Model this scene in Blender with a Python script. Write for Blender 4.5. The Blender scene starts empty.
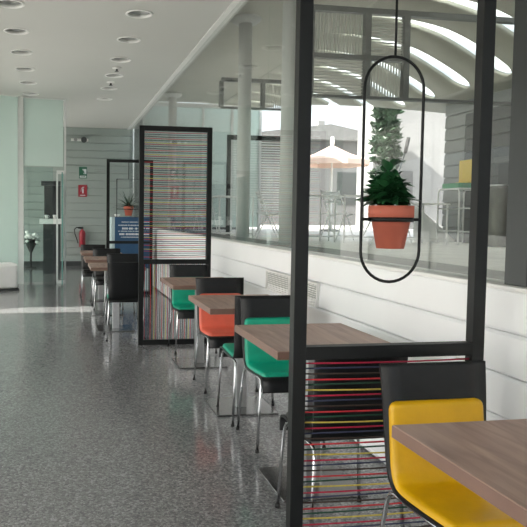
import bpy, bmesh, math, random
from mathutils import Vector, Matrix
random.seed(7)
S = bpy.context.scene
COL = S.collection
PI = math.pi

# ------------------------------------------------------------------ camera, sky, sun, exposure
EYE = 1.42
fpx, pcx, pcy = 670.0, 175.0, 252.5
d = Vector(((58-pcx)/fpx, (213-pcy)/fpx, 1.0)).normalized()        # corridor axis seen from the lens (x right, y down, z forward)
up = Vector((0.0, -1.0, 0.0))
zc = (up - d*up.dot(d)).normalized()
xc = d.cross(zc)
right = Vector((xc.x, d.x, zc.x)); down = Vector((xc.y, d.y, zc.y)); fwd = Vector((xc.z, d.z, zc.z))
cam_d = bpy.data.cameras.new('camera')
cam = bpy.data.objects.new('camera', cam_d); COL.objects.link(cam)
m = Matrix.Identity(4)
for i in range(3):
    m[i][0] = right[i]; m[i][1] = -down[i]; m[i][2] = -fwd[i]
m[2][3] = EYE
cam.matrix_world = m
cam_d.sensor_fit = 'HORIZONTAL'; cam_d.sensor_width = 36.0
cam_d.lens = fpx/527.0*36.0
cam_d.shift_x = (263.5-pcx)/527.0
cam_d.shift_y = -(263.5-pcy)/527.0
cam_d.clip_start = 0.05; cam_d.clip_end = 300
S.camera = cam

w = bpy.data.worlds.new('sky'); S.world = w; w.use_nodes = True
nt = w.node_tree; bgn = nt.nodes['Background']
skyn = nt.nodes.new('ShaderNodeTexSky')
skyn.sky_type = 'NISHITA'; skyn.sun_disc = False
skyn.sun_elevation = math.radians(38); skyn.sun_rotation = math.radians(252)
skyn.air_density = 1.0; skyn.dust_density = 3.0; skyn.ozone_density = 1.0
hs = nt.nodes.new('ShaderNodeHueSaturation'); hs.inputs['Saturation'].default_value = 0.35
nt.links.new(skyn.outputs[0], hs.inputs['Color']); nt.links.new(hs.outputs[0], bgn.inputs['Color'])
bgn.inputs['Strength'].default_value = 0.30

sun_d = bpy.data.lights.new('sun', 'SUN'); sun = bpy.data.objects.new('sun', sun_d); COL.objects.link(sun)
sun_d.energy = 10.0; sun_d.angle = math.radians(0.6); sun_d.color = (1.0, 0.95, 0.87)
SUN_DIR = Vector((0.95, 0.31, -0.70)).normalized()
sun.rotation_euler = SUN_DIR.to_track_quat('-Z', 'Y').to_euler()
sun.location = (-8, -2, 12)

for nm, loc, rot, sx, sy in (('window_portal', (-1.97, 7.6, 1.85), (0, -PI/2, 0), 3.6, 21.0),
                             ('rear_portal', (0.0, -2.95, 1.8), (PI/2, 0, 0), 3.6, 3.4)):
    a = bpy.data.lights.new(nm, 'AREA'); a.shape = 'RECTANGLE'; a.size = sx; a.size_y = sy
    a.cycles.is_portal = True
    o = bpy.data.objects.new(nm, a); o.location = loc; o.rotation_euler = rot; COL.objects.link(o)

S.view_settings.view_transform = 'Standard'; S.view_settings.look = 'None'
S.view_settings.gamma = 1.0; S.view_settings.use_curve_mapping = False
S.view_settings.exposure = 0.7

# ------------------------------------------------------------------ materials
def newmat(name):
    m = bpy.data.materials.new(name); m.use_nodes = True
    return m, m.node_tree, m.node_tree.nodes['Principled BSDF']
def mat(name, col, rough=0.5, metal=0.0, spec=0.5, var=0.0, vscale=8.0, bump=0.0, bscale=60.0, coat=0.0):
    m, nt, b = newmat(name)
    b.inputs['Base Color'].default_value = (*col, 1); b.inputs['Roughness'].default_value = rough
    b.inputs['Metallic'].default_value = metal; b.inputs['Specular IOR Level'].default_value = spec
    b.inputs['Coat Weight'].default_value = coat
    tc = nt.nodes.new('ShaderNodeTexCoord')
    if var > 0:
        n = nt.nodes.new('ShaderNodeTexNoise'); n.inputs['Scale'].default_value = vscale; n.inputs['Detail'].default_value = 4
        nt.links.new(tc.outputs['Object'], n.inputs['Vector'])
        r = nt.nodes.new('ShaderNodeValToRGB')
        r.color_ramp.elements[0].position = 0.3; r.color_ramp.elements[1].position = 0.7
        r.color_ramp.elements[0].color = (*[c*(1-var) for c in col], 1)
        r.color_ramp.elements[1].color = (*[min(1, c*(1+var)) for c in col], 1)
        nt.links.new(n.outputs[0], r.inputs[0]); nt.links.new(r.outputs[0], b.inputs['Base Color'])
    if bump > 0:
        n = nt.nodes.new('ShaderNodeTexNoise'); n.inputs['Scale'].default_value = bscale
        nt.links.new(tc.outputs['Object'], n.inputs['Vector'])
        bp = nt.nodes.new('ShaderNodeBump'); bp.inputs['Strength'].default_value = bump; bp.inputs['Distance'].default_value = 0.01
        nt.links.new(n.outputs[0], bp.inputs['Height']); nt.links.new(bp.outputs[0], b.inputs['Normal'])
    return m
def glass(name, tint, refl=1.0, frost=0.0, frost_col=(1, 1, 1)):
    m = bpy.data.materials.new(name); m.use_nodes = True
    nt = m.node_tree; nt.nodes.clear(); N = nt.nodes.new; L = nt.links.new
    out = N('ShaderNodeOutputMaterial'); mix = N('ShaderNodeMixShader'); tr = N('ShaderNodeBsdfTransparent'); gl = N('ShaderNodeBsdfGlossy')
    tr.inputs['Color'].default_value = (*tint, 1); gl.inputs['Roughness'].default_value = 0.0
    lw = N('ShaderNodeLayerWeight'); lw.inputs['Blend'].default_value = 0.5
    p = N('ShaderNodeMath'); p.operation = 'POWER'; p.inputs[1].default_value = 5.0
    q = N('ShaderNodeMath'); q.operation = 'MULTIPLY_ADD'; q.inputs[1].default_value = 0.96*refl; q.inputs[2].default_value = 0.04*refl
    L(lw.outputs['Facing'], p.inputs[0]); L(p.outputs[0], q.inputs[0]); L(q.outputs[0], mix.inputs['Fac'])
    body = tr
    if frost > 0:
        tl = N('ShaderNodeBsdfTranslucent'); tl.inputs['Color'].default_value = (*frost_col, 1)
        df = N('ShaderNodeBsdfDiffuse'); df.inputs['Color'].default_value = (*frost_col, 1)
        mm = N('ShaderNodeMixShader'); L(tl.outputs[0], mm.inputs[1]); L(df.outputs[0], mm.inputs[2])
        body = N('ShaderNodeMixShader'); body.inputs['Fac'].default_value = frost
        L(tr.outputs[0], body.inputs[1]); L(mm.outputs[0], body.inputs[2])
    L(body.outputs[0], mix.inputs[1]); L(gl.outputs[0], mix.inputs[2]); L(mix.outputs[0], out.inputs[0])
    return m
def floor_mat():
    m, nt, b = newmat('polished granite'); N = nt.nodes.new; L = nt.links.new
    tc = N('ShaderNodeTexCoord')
    v = N('ShaderNodeTexVoronoi'); v.inputs['Scale'].default_value = 95; L(tc.outputs['Object'], v.inputs['Vector'])
    r = N('ShaderNodeValToRGB'); e = r.color_ramp.elements
    e[0].position = 0.0; e[0].color = (0.14, 0.142, 0.147, 1); e[1].position = 1.0; e[1].color = (0.39, 0.395, 0.40, 1)
    x = e.new(0.35); x.color = (0.205, 0.208, 0.213, 1); x = e.new(0.75); x.color = (0.28, 0.283, 0.288, 1)
    sep = N('ShaderNodeSeparateColor'); L(v.outputs['Color'], sep.inputs[0]); L(sep.outputs[0], r.inputs[0])
    n = N('ShaderNodeTexNoise'); n.inputs['Scale'].default_value = 260; n.inputs['Detail'].default_value = 3; L(tc.outputs['Object'], n.inputs['Vector'])
    r2 = N('ShaderNodeValToRGB'); r2.color_ramp.elements[0].position = 0.35; r2.color_ramp.elements[1].position = 0.7
    r2.color_ramp.elements[0].color = (0.6, 0.6, 0.6, 1); r2.color_ramp.elements[1].color = (1.3, 1.3, 1.3, 1)
    L(n.outputs[0], r2.inputs[0])
    mx = N('ShaderNodeMix'); mx.data_type = 'RGBA'; mx.blend_type = 'MULTIPLY'; mx.inputs['Factor'].default_value = 1
    L(r.outputs[0], mx.inputs[6]); L(r2.outputs[0], mx.inputs[7]); L(mx.outputs[2], b.inputs['Base Color'])
    b.inputs['Roughness'].default_value = 0.13; b.inputs['Specular IOR Level'].default_value = 0.65
    return m
def wood_mat():
    m, nt, b = newmat('greyed walnut laminate'); N = nt.nodes.new; L = nt.links.new
    tc = N('ShaderNodeTexCoord'); mp = N('ShaderNodeMapping'); mp.inputs['Scale'].default_value = (9, 0.9, 9)
    L(tc.outputs['Object'], mp.inputs['Vector'])
    n = N('ShaderNodeTexNoise'); n.inputs['Scale'].default_value = 2.6; n.inputs['Detail'].default_value = 6; n.inputs['Distortion'].default_value = 0.6
    L(mp.outputs[0], n.inputs['Vector'])
    r = N('ShaderNodeValToRGB'); e = r.color_ramp.elements
    e[0].position = 0.3; e[0].color = (0.25, 0.152, 0.12, 1); e[1].position = 0.72; e[1].color = (0.47, 0.315, 0.252, 1)
    x = e.new(0.5); x.color = (0.375, 0.243, 0.194, 1)
    L(n.outputs[0], r.inputs[0]); L(r.outputs[0], b.inputs['Base Color'])
    b.inputs['Roughness'].default_value = 0.42
    return m
def leaf_mat(name, c0, c1):
    m, nt, b = newmat(name); N = nt.nodes.new; L = nt.links.new
    oi = N('ShaderNodeTexCoord'); n = N('ShaderNodeTexNoise'); n.inputs['Scale'].default_value = 14
    L(oi.outputs['Object'], n.inputs['Vector'])
    r = N('ShaderNodeValToRGB'); r.color_ramp.elements[0].position = .35; r.color_ramp.elements[1].position = .65
    r.color_ramp.elements[0].color = (*c0, 1); r.color_ramp.elements[1].color = (*c1, 1)
    L(n.outputs[0], r.inputs[0]); L(r.outputs[0], b.inputs['Base Color']); b.inputs['Roughness'].default_value = 0.35
    return m
def house_mat(name, col):
    return mat(name, col, 0.9, var=0.06, vscale=1.2, bump=0.15, bscale=20)

M = {}
M['floor'] = floor_mat()
M['ceiling'] = mat('matt ceiling paint', (0.58, 0.585, 0.56), 0.9, var=0.02, vscale=0.6)
M['clad'] = mat('white painted boards', (0.86, 0.87, 0.88), 0.45, var=0.025, vscale=2.0)
M['farclad'] = mat('pale grey green boards', (0.355, 0.40, 0.38), 0.55, var=0.03, vscale=1.0)
M['plaster'] = mat('plaster', (0.62, 0.62, 0.6), 0.9, var=0.03)
M['trimwhite'] = mat('white trim', (0.82, 0.82, 0.80), 0.4, var=0.02)
M['darkbase'] = mat('dark skirting', (0.05, 0.055, 0.055), 0.5, var=0.1)
M['frame'] = mat('black painted steel', (0.007, 0.008, 0.008), 0.45, spec=0.3, var=0.12, vscale=20)
M['black'] = mat('black stained plywood', (0.007, 0.008, 0.009), 0.42, spec=0.32, var=0.15, vscale=30)
M['chrome'] = mat('chromed tube', (0.62, 0.63, 0.64), 0.16, metal=1.0, var=0.04)
M['steel'] = mat('brushed steel', (0.55, 0.55, 0.55), 0.3, metal=1.0, var=0.08, vscale=40)
M['plate'] = mat('brushed steel with dark reflection', (0.30, 0.30, 0.30), 0.22, metal=1.0, var=0.08, vscale=40)  # base plate copy of the steel, dark reflection put into its colour
M['rubber'] = mat('black rubber', (0.02, 0.02, 0.02), 0.7, var=0.1)
M['wood'] = wood_mat()
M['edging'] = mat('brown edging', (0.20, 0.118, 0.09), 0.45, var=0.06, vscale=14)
M['green'] = mat('green vinyl', (0.0, 0.33, 0.205), 0.42, var=0.06, vscale=12, bump=0.06)
M['orange'] = mat('coral vinyl', (0.76, 0.14, 0.085), 0.42, var=0.06, vscale=12, bump=0.06)
M['yellow'] = mat('yellow vinyl', (0.66, 0.37, 0.0), 0.40, var=0.06, vscale=12, bump=0.1)
M['blackpad'] = mat('black vinyl', (0.012, 0.012, 0.013), 0.45, var=0.06, vscale=12)
M['cord_red'] = mat('crimson elastic', (0.42, 0.012, 0.05), 0.8, var=0.15, vscale=90)
M['cord_navy'] = mat('navy elastic', (0.035, 0.042, 0.09), 0.8, var=0.15, vscale=90)
M['cord_brown'] = mat('brown elastic', (0.045, 0.028, 0.022), 0.8, var=0.15, vscale=90)
M['cord_scarlet'] = mat('scarlet elastic', (0.55, 0.03, 0.04), 0.8, var=0.15, vscale=90)
M['cord_green'] = mat('bottle green elastic', (0.012, 0.06, 0.035), 0.8, var=0.15, vscale=90)
M['cord_yellow'] = mat('mustard elastic', (0.60, 0.47, 0.08), 0.8, var=0.15, vscale=90)
M['terracotta'] = mat('terracotta', (0.52, 0.135, 0.085), 0.7, var=0.08, vscale=10)
M['soil'] = mat('soil', (0.03, 0.02, 0.015), 0.95, var=0.4, vscale=60)
M['leaf'] = leaf_mat('dark glossy leaf', (0.008, 0.05, 0.018), (0.03, 0.13, 0.045))
M['spiky'] = leaf_mat('dark strap leaf', (0.012, 0.03, 0.018), (0.03, 0.07, 0.04))
M['cypress'] = leaf_mat('cypress leaf', (0.01, 0.03, 0.015), (0.03, 0.065, 0.03))
M['winglass'] = glass('window glass', (0.975, 0.99, 0.98), 0.8)
M['clear'] = glass('clear glass', (0.985, 0.99, 0.985), 0.8)
M['teal'] = glass('green glass', (0.87, 0.945, 0.92), 0.8)
M['frost'] = glass('frosted green glass', (0.68, 0.78, 0.74), 0.6, frost=0.72, frost_col=(0.84, 0.93, 0.90))
mo = bpy.data.materials.new('opal skylight'); mo.use_nodes = True; nt = mo.node_tree; nt.nodes.clear()
_o = nt.nodes.new('ShaderNodeOutputMaterial'); _t = nt.nodes.new('ShaderNodeBsdfTranslucent'); _t.inputs['Color'].default_value = (0.92, 0.95, 0.93, 1)
nt.links.new(_t.outputs[0], _o.inputs[0]); M['opal'] = mo
M['edge'] = mat('green glass edge', (0.10, 0.30, 0.26), 0.2, var=0.05)
M['alu'] = mat('pale anodised aluminium', (0.72, 0.73, 0.72), 0.35, metal=0.3, var=0.03)
M['mullion'] = mat('grey steel section', (0.045, 0.05, 0.05), 0.35, metal=0.3, var=0.06)
M['lampgrey'] = mat('grey reflector', (0.34, 0.35, 0.34), 0.35, metal=0.2, var=0.06)
M['lampwhite'] = mat('white enamel', (0.85, 0.85, 0.83), 0.4, var=0.02)
M['blue'] = mat('blue printed panel', (0.022, 0.085, 0.19), 0.45, var=0.05)
M['print'] = mat('white print', (0.75, 0.80, 0.82), 0.6, var=0.03)
M['paleblue'] = mat('pale blue side', (0.50, 0.62, 0.64), 0.5, var=0.03)
M['red'] = mat('red enamel', (0.33, 0.02, 0.035), 0.35, var=0.05)
M['signgreen'] = mat('sign green', (0.02, 0.13, 0.075), 0.5, var=0.05)
M['signgrey'] = mat('grey lettering plate', (0.30, 0.33, 0.31), 0.5, var=0.1, vscale=40)
M['porcelain'] = mat('white porcelain', (0.86, 0.86, 0.85), 0.2, var=0.02)
M['petal'] = mat('white petals', (0.85, 0.86, 0.84), 0.7, var=0.05)
M['cabinet'] = mat('anthracite cabinet', (0.028, 0.032, 0.035), 0.45, var=0.08)
M['vault'] = mat('cream vault render', (0.47, 0.46, 0.39), 0.9, var=0.05, vscale=1.5)
M['paving'] = mat('pale terrace paving', (0.78, 0.77, 0.73), 0.85, var=0.08, vscale=3)
M['ledge'] = mat('grey stone ledge', (0.30, 0.30, 0.29), 0.8, var=0.12, vscale=5)
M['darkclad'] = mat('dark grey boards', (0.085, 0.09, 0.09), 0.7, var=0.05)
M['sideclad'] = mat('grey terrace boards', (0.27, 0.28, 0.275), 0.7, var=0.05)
M['column'] = mat('painted concrete', (0.62, 0.63, 0.62), 0.8, var=0.05, vscale=3)
M['terwhite'] = mat('white powder coat', (0.86, 0.86, 0.85), 0.35, var=0.02)
M['transom'] = mat('grey steel transom', (0.12, 0.125, 0.12), 0.5, metal=0.2, var=0.06)
M['slat'] = mat('pale blind slat', (0.50, 0.50, 0.45), 0.6, var=0.05)
M['louvre'] = mat('white louvre', (0.75, 0.78, 0.77), 0.5, var=0.03)
M['canvas'] = mat('cream and peach canvas', (0.80, 0.60, 0.50), 0.9, var=0.1, vscale=1.5)
M['house'] = house_mat('white render', (0.24, 0.24, 0.24))
M['house2'] = house_mat('grey render', (0.11, 0.11, 0.112))
M['rooftile'] = mat('grey roof tile', (0.16, 0.16, 0.16), 0.9, var=0.15, vscale=6)
M['yellowpanel'] = mat('yellow plastic', (0.75, 0.52, 0.06), 0.5, var=0.05)
M['greenplastic'] = mat('green plastic', (0.08, 0.30, 0.16), 0.5, var=0.05)
M['darkdoor'] = mat('dark shutter', (0.03, 0.033, 0.033), 0.5, var=0.1)
M['drum'] = mat('olive grey metal', (0.13, 0.135, 0.12), 0.4, metal=0.5, var=0.1)
M['amber'] = mat('amber wood', (0.40, 0.20, 0.08), 0.5, var=0.15)
M['bark'] = mat('bark', (0.06, 0.045, 0.03), 0.9, var=0.3, vscale=20)
M['outground'] = mat('street paving', (0.45, 0.45, 0.43), 0.9, var=0.1, vscale=1.0)

# ------------------------------------------------------------------ mesh helpers
class MB:
    def __init__(s): s.bm = bmesh.new()
    def quad(s, pts):
        return s.bm.faces.new([s.bm.verts.new(p) for p in pts])
    def box(s, x0, x1, y0, y1, z0, z1, bev=0.0):
        bm = s.bm if bev == 0 else bmesh.new()
        v = [bm.verts.new((x, y, z)) for z in (z0, z1) for y in (y0, y1) for x in (x0, x1)]
        for f in ((0,2,3,1),(4,5,7,6),(0,1,5,4),(2,6,7,3),(0,4,6,2),(1,3,7,5)):
            bm.faces.new([v[i] for i in f])
        if bev:
            bmesh.ops.bevel(bm, geom=list(bm.edges), offset=bev, segments=2, profile=0.5, affect='EDGES')
            me = bpy.data.meshes.new('tmp'); bm.to_mesh(me); bm.free(); s.bm.from_mesh(me); bpy.data.meshes.remove(me)
        return s
    def tube(s, pts, r, n=10, closed=False, cap=True):
        pts = [Vector(p) for p in pts]; N = len(pts); rings = []
        rr = r if isinstance(r, (list, tuple)) else [r]*N
        ref = None
        for i, p in enumerate(pts):
            a = pts[(i-1) % N] if (closed or i > 0) else p
            b = pts[(i+1) % N] if (closed or i < N-1) else p
            t = (b-a).normalized()
            if ref is None:
                ref = Vector((0,0,1)) if abs(t.z) < .9 else Vector((1,0,0))
            u = (ref - t*ref.dot(t)).normalized(); v = t.cross(u); ref = u
            rings.append([s.bm.verts.new(p + (u*math.cos(2*PI*k/n) + v*math.sin(2*PI*k/n))*rr[i]) for k in range(n)])
        for i in range(N if closed else N-1):
            A, B = rings[i], rings[(i+1) % N]
            for k in range(n):
                f = s.bm.faces.new((A[k], A[(k+1)%n], B[(k+1)%n], B[k])); f.smooth = True
        if cap and not closed:
            s.bm.faces.new(rings[0][::-1]); s.bm.faces.new(rings[-1])
        return s
    def lathe(s, prof, c=(0,0,0), n=28, smooth=True):
        rings = []
        for (r, z) in prof:
            if r < 1e-5: rings.append([s.bm.verts.new((c[0], c[1], c[2]+z))])
            else: rings.append([s.bm.verts.new((c[0]+r*math.cos(2*PI*k/n), c[1]+r*math.sin(2*PI*k/n), c[2]+z)) for k in range(n)])
        for A, B in zip(rings, rings[1:]):
            for k in range(n):
                k2 = (k+1) % n
                if len(A) == 1 and len(B) == 1: continue
                if len(A) == 1: f = s.bm.faces.new((A[0], B[k], B[k2]))
                elif len(B) == 1: f = s.bm.faces.new((A[k], B[0], A[k2]))
                else: f = s.bm.faces.new((A[k], B[k], B[k2], A[k2]))
                f.smooth = smooth
        return s
    def prism(s, poly, y0, y1):            # polygon in (x, z) extruded along y
        A = [s.bm.verts.new((x, y0, z)) for x, z in poly]; B = [s.bm.verts.new((x, y1, z)) for x, z in poly]
        n = len(poly)
        s.bm.faces.new(A); s.bm.faces.new(B[::-1])
        for i in range(n): s.bm.faces.new((A[i], B[i], B[(i+1)%n], A[(i+1)%n]))
        return s
    def build(s, name, m, parent=None, loc=None, fix=True):
        if fix: bmesh.ops.recalc_face_normals(s.bm, faces=list(s.bm.faces))
        me = bpy.data.meshes.new(name); s.bm.to_mesh(me); s.bm.free()
        me.materials.append(m)
        o = bpy.data.objects.new(name, me); COL.objects.link(o)
        if loc: o.location = loc
        if parent: o.parent = parent
        return o
def empty(name, loc, rz=0.0):
    o = bpy.data.objects.new(name, None); COL.objects.link(o); o.empty_display_size = 0.1
    o.location = loc; o.rotation_euler = (0, 0, rz); return o
def tag(o, label, cat, group=None):
    o['label'] = label; o['category'] = cat
    if group: o['group'] = group
    return o
def struct(o, label=None):
    o['kind'] = 'structure'
    if label: o['label'] = label
    return o
def copy_tree(o, parent=None):
    c = o.copy(); COL.objects.link(c)
    if parent: c.parent = parent
    for ch in list(o.children): copy_tree(ch, c)
    return c
def arc(cx, cy, r, a0, a1, n):
    return [(cx + r*math.cos(a0+(a1-a0)*i/n), cy + r*math.sin(a0+(a1-a0)*i/n)) for i in range(n+1)]

# ------------------------------------------------------------------ room shell
XW, XL, YB, YF, ZC = 1.85, -2.0, -3.0, 18.2, 3.7
struct(MB().box(XL, XW+0.15, YB, YF, -0.1, 0.0).build('floor', M['floor']), 'polished speckled dark grey granite floor')

# ceiling with round cut-outs for the recessed lamps
LR = 0.135
lamp_xy = [(-0.515, 7.664+1.127*i) for i in range(-5, 6)] + [(0.915, 7.75+1.16*i) for i in range(-5, 6)]
mb = MB(); h = 0.2
def rect(x0, x1, y0, y1, z): mb.quad([(x0,y0,z),(x0,y1,z),(x1,y1,z),(x1,y0,z)])
xs = [XL, -0.515-h, -0.515+h, 0.915-h, 0.915+h, XW+0.15]
for ci in range(5):
    x0, x1 = xs[ci], xs[ci+1]
    if ci in (0, 2, 4): rect(x0, x1, YB, YF, ZC); continue
    cx = (x0+x1)/2; ys = sorted(y for x, y in lamp_xy if abs(x-cx) < .01); y = YB
    for yc in ys:
        rect(x0, x1, y, yc-h, ZC)
        n = 32; outer = []; inner = []
        for k in range(n):
            a = 2*PI*k/n + PI/4; c, s_ = math.cos(a), math.sin(a); q = h/max(abs(c), abs(s_))
            outer.append(mb.bm.verts.new((cx+c*q, yc+s_*q, ZC))); inner.append(mb.bm.verts.new((cx+c*LR, yc+s_*LR, ZC)))
        for k in range(n): mb.bm.faces.new((outer[k], outer[(k+1)%n], inner[(k+1)%n], inner[k]))
        y = yc+h
    rect(x0, x1, y, YF, ZC)
bmesh.ops.recalc_face_normals(mb.bm, faces=list(mb.bm.faces))
for f in mb.bm.faces:
    if f.normal.z > 0: f.normal_flip()
ceil = struct(mb.build('ceiling', M['ceiling'], fix=False), 'plain pale ceiling with two rows of round lamps')
struct(MB().box(XL-0.3, XW+0.3, YB, YF+0.3, 4.05, 4.2).build('roof', M['plaster']), 'flat roof over the dining room')

def boards(mb, z0, z1, pitch, along0, along1, plane, sgn, axis='x', top=None, depth=0.012, groove=0.010):
    # shiplap profile: every board leans out a little at its lower edge and a groove parts it from the next
    zt = top if top is not None else z1; poly = []
    z = zt
    while z > z0+1e-4:
        zb = max(z-pitch, z0)
        poly += [(0.0, z), (depth*0.45, z-0.012), (depth, zb+groove+0.006), (depth*0.9, zb+groove), (-0.018, zb+groove), (-0.018, zb+0.001)]
        z = zb
    back = [(-0.05, z0), (-0.05, zt)]
    pts = poly + back
    A = []; B = []
    for (o_, zz) in pts:
        v = plane + sgn*o_
        if axis == 'x': A.append(mb.bm.verts.new((v, along0, zz))); B.append(mb.bm.verts.new((v, along1, zz)))
        else: A.append(mb.bm.verts.new((along0, v, zz))); B.append(mb.bm.verts.new((along1, v, zz)))
    n = len(pts)
    for i in range(n): mb.bm.faces.new((A[i], B[i], B[(i+1)%n], A[(i+1)%n]))
    mb.bm.faces.new(A); mb.bm.faces.new(B[::-1])
# right wall: white boards up to the sill
mb = MB(); boards(mb, 0.0, 1.12, 0.182, YB, YF, XW, -1, 'x', top=1.12, depth=0.02, groove=0.014)
mb.box(XW+0.03, XW+0.15, YB, YF, 0, 1.10)
struct(mb.build('wall_right', M['clad']), 'low white boarded wall under the long window')
struct(MB().box(XW-0.012, XW+0.16, YB, YF, 1.115, 1.135, 0.005).build('trim_1', M['trimwhite']), 'white sill board along the window')
struct(MB().box(XW-0.01, XW+0.11, YB, YF, ZC-0.012, ZC+0.05).build('trim_2', M['trimwhite']), 'white ceiling edge strip over the window')
# far wall
mb = MB(); boards(mb, 0.0, ZC, 0.2, XL, XW+0.15, YF, -1, 'y', top=ZC, depth=0.012, groove=0.012)
mb.box(XL, XW+0.15, YF+0.04, YF+0.2, 0, 4.05)
struct(mb.build('wall_far', M['farclad']), 'pale boarded end wall')
struct(MB().box(XL, XW-0.02, YF-0.03, YF-0.012, 0, 0.13).build('baseboard_far', M['darkbase']), 'dark skirting of the end wall')
# wall behind the camera: piers and lintel around a wide glass opening
mb = MB(); mb.box(XL, XL+0.3, YB-0.2, YB, 0, ZC+.35); mb.box(XW-.15, XW+0.15, YB-0.2, YB, 0, ZC+.35); mb.box(XL+.3, XW-.15, YB-0.2, YB, 3.0, ZC+.35)
struct(mb.build('wall_back', M['plaster']), 'wall behind the diners with a wide opening')
# left facade: sill rail, head and posts with glass between
mb = MB(); mb.box(XL-0.1, XL, YB, YF, 0, 0.06); mb.box(XL-0.1, XL, YB, YF, 3.02, 4.05)
y = YB
while y < YF: mb.box(XL-0.1, XL, y, y+0.07, 0.06, 3.02); y += 2.12
struct(mb.build('wall_left', M['alu']), 'glazed street front')
wl = struct(MB().box(XL-0.06, XL-0.05, YB, YF, 0.06, 3.02).build('window_2', M['clear']), 'street front glass')
# unseen slab added to block the sun; its gap shapes one floor streak
mb = MB()
YG = 8.28
mb.box(-5.9, XL-0.1, YB-2, YG, 3.0, 3.12); mb.box(-5.9, XL-0.1, YG+0.62, YF+4, 3.0, 3.12); mb.box(-3.55, XL-0.1, YG, YG+0.62, 3.0, 3.12)
struct(mb.build('sun_blocker', M['plaster']), 'added flat slab blocking the sun outside the street front')
struct(MB().box(-30, XL-0.1, -20, 60, -0.15, -0.02).build('street_ground', M['outground']), 'street paving outside')

# long window on the right
wr = empty('window_1', (XW+0.05, 0, 1.13)); struct(wr, 'long window between dining room and terrace')
def wpart(mb, name, m): o = mb.build(name, m, wr, loc=(-XW-0.05, 0, -1.13)); return o
ylist = [YB, 2.50, 6.0, 10.2, 14.2, YF]
for a_, b_ in zip(ylist, ylist[1:]):
    wpart(MB().box(XW+0.05, XW+0.06, a_+0.004, b_-0.004, 1.135, ZC-0.02), 'pane', M['winglass'])
mb = MB(); mb.box(XW+0.035, XW+0.155, 2.44, 2.575, 1.135, ZC); wpart(mb, 'mullion', M['mullion'])

# ------------------------------------------------------------------ ceiling lamps
def lamp_proto():
    t = empty('ceiling_light', (0, 0, ZC))
    MB().lathe([(LR-0.002, 0.0), (LR+0.022, 0.0), (LR+0.024, -0.006), (LR+0.016, -0.011), (LR-0.004, -0.008), (LR-0.004, 0.03), (LR-0.002, 0.03), (LR-0.002, 0.0)], n=36).build('trim_ring', M['lampwhite'], t)
    MB().lathe([(LR-0.005, 0.028), (LR-0.012, 0.07), (0.075, 0.10), (0.0, 0.10)], n=36).build('reflector', M['lampgrey'], t)
    for s_ in (-1, 1):
        b = MB().tube([(s_*0.035-0.03, 0, 0.085), (s_*0.035+0.03, 0, 0.085)], 0.013, 8).build('bulb', M['porcelain'], t)
    return t
lp = lamp_proto(); first = True
names = {-5: 0}
ordn = ['nearest', 'second nearest', 'third nearest', 'fourth nearest', 'fifth nearest', 'farthest']
for row in (0, 1):
    for i in range(6):
        x, y = lamp_xy[row*11 + 5 + i]
        t = lp if first else copy_tree(lp); first = False
        t.location = (x, y, ZC)
        side = 'left' if row == 0 else 'right'
        tag(t, f'round recessed white ceiling light, {ordn[i]} visible of the {side} row', 'ceiling light', 'recessed lights in two ceiling rows')
for i in range(5):        # rows go on over the viewer's head
    for row in (0, 1):
        x, y = lamp_xy[row*11 + i]
        t = copy_tree(lp); t.location = (x, y, ZC)
        tag(t, 'round recessed white ceiling light overhead, nearer than the visible rows', 'ceiling light', 'recessed lights overhead')
for (x, y, lab) in ((0.905, 10.64, 'small white ceiling sprinkler between the third and fourth right-hand lights'), (0.903, 11.81, 'small white ceiling sprinkler between the fourth and fifth right-hand lights')):
    t = empty('sprinkler', (x, y, ZC))
    MB().lathe([(0.0, 0.0), (0.075, 0.0), (0.07, -0.012), (0.03, -0.022), (0, -0.022)], n=24).build('base_plate', M['lampwhite'], t)
    mb = MB().lathe([(0.0, -0.02), (0.018, -0.02), (0.016, -0.05), (0.034, -0.055), (0.034, -0.06), (0, -0.06)], n=16)
    mb.build('nozzle', M['mullion'], t)
    tag(t, lab, 'sprinkler', 'ceiling sprinklers')

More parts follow.
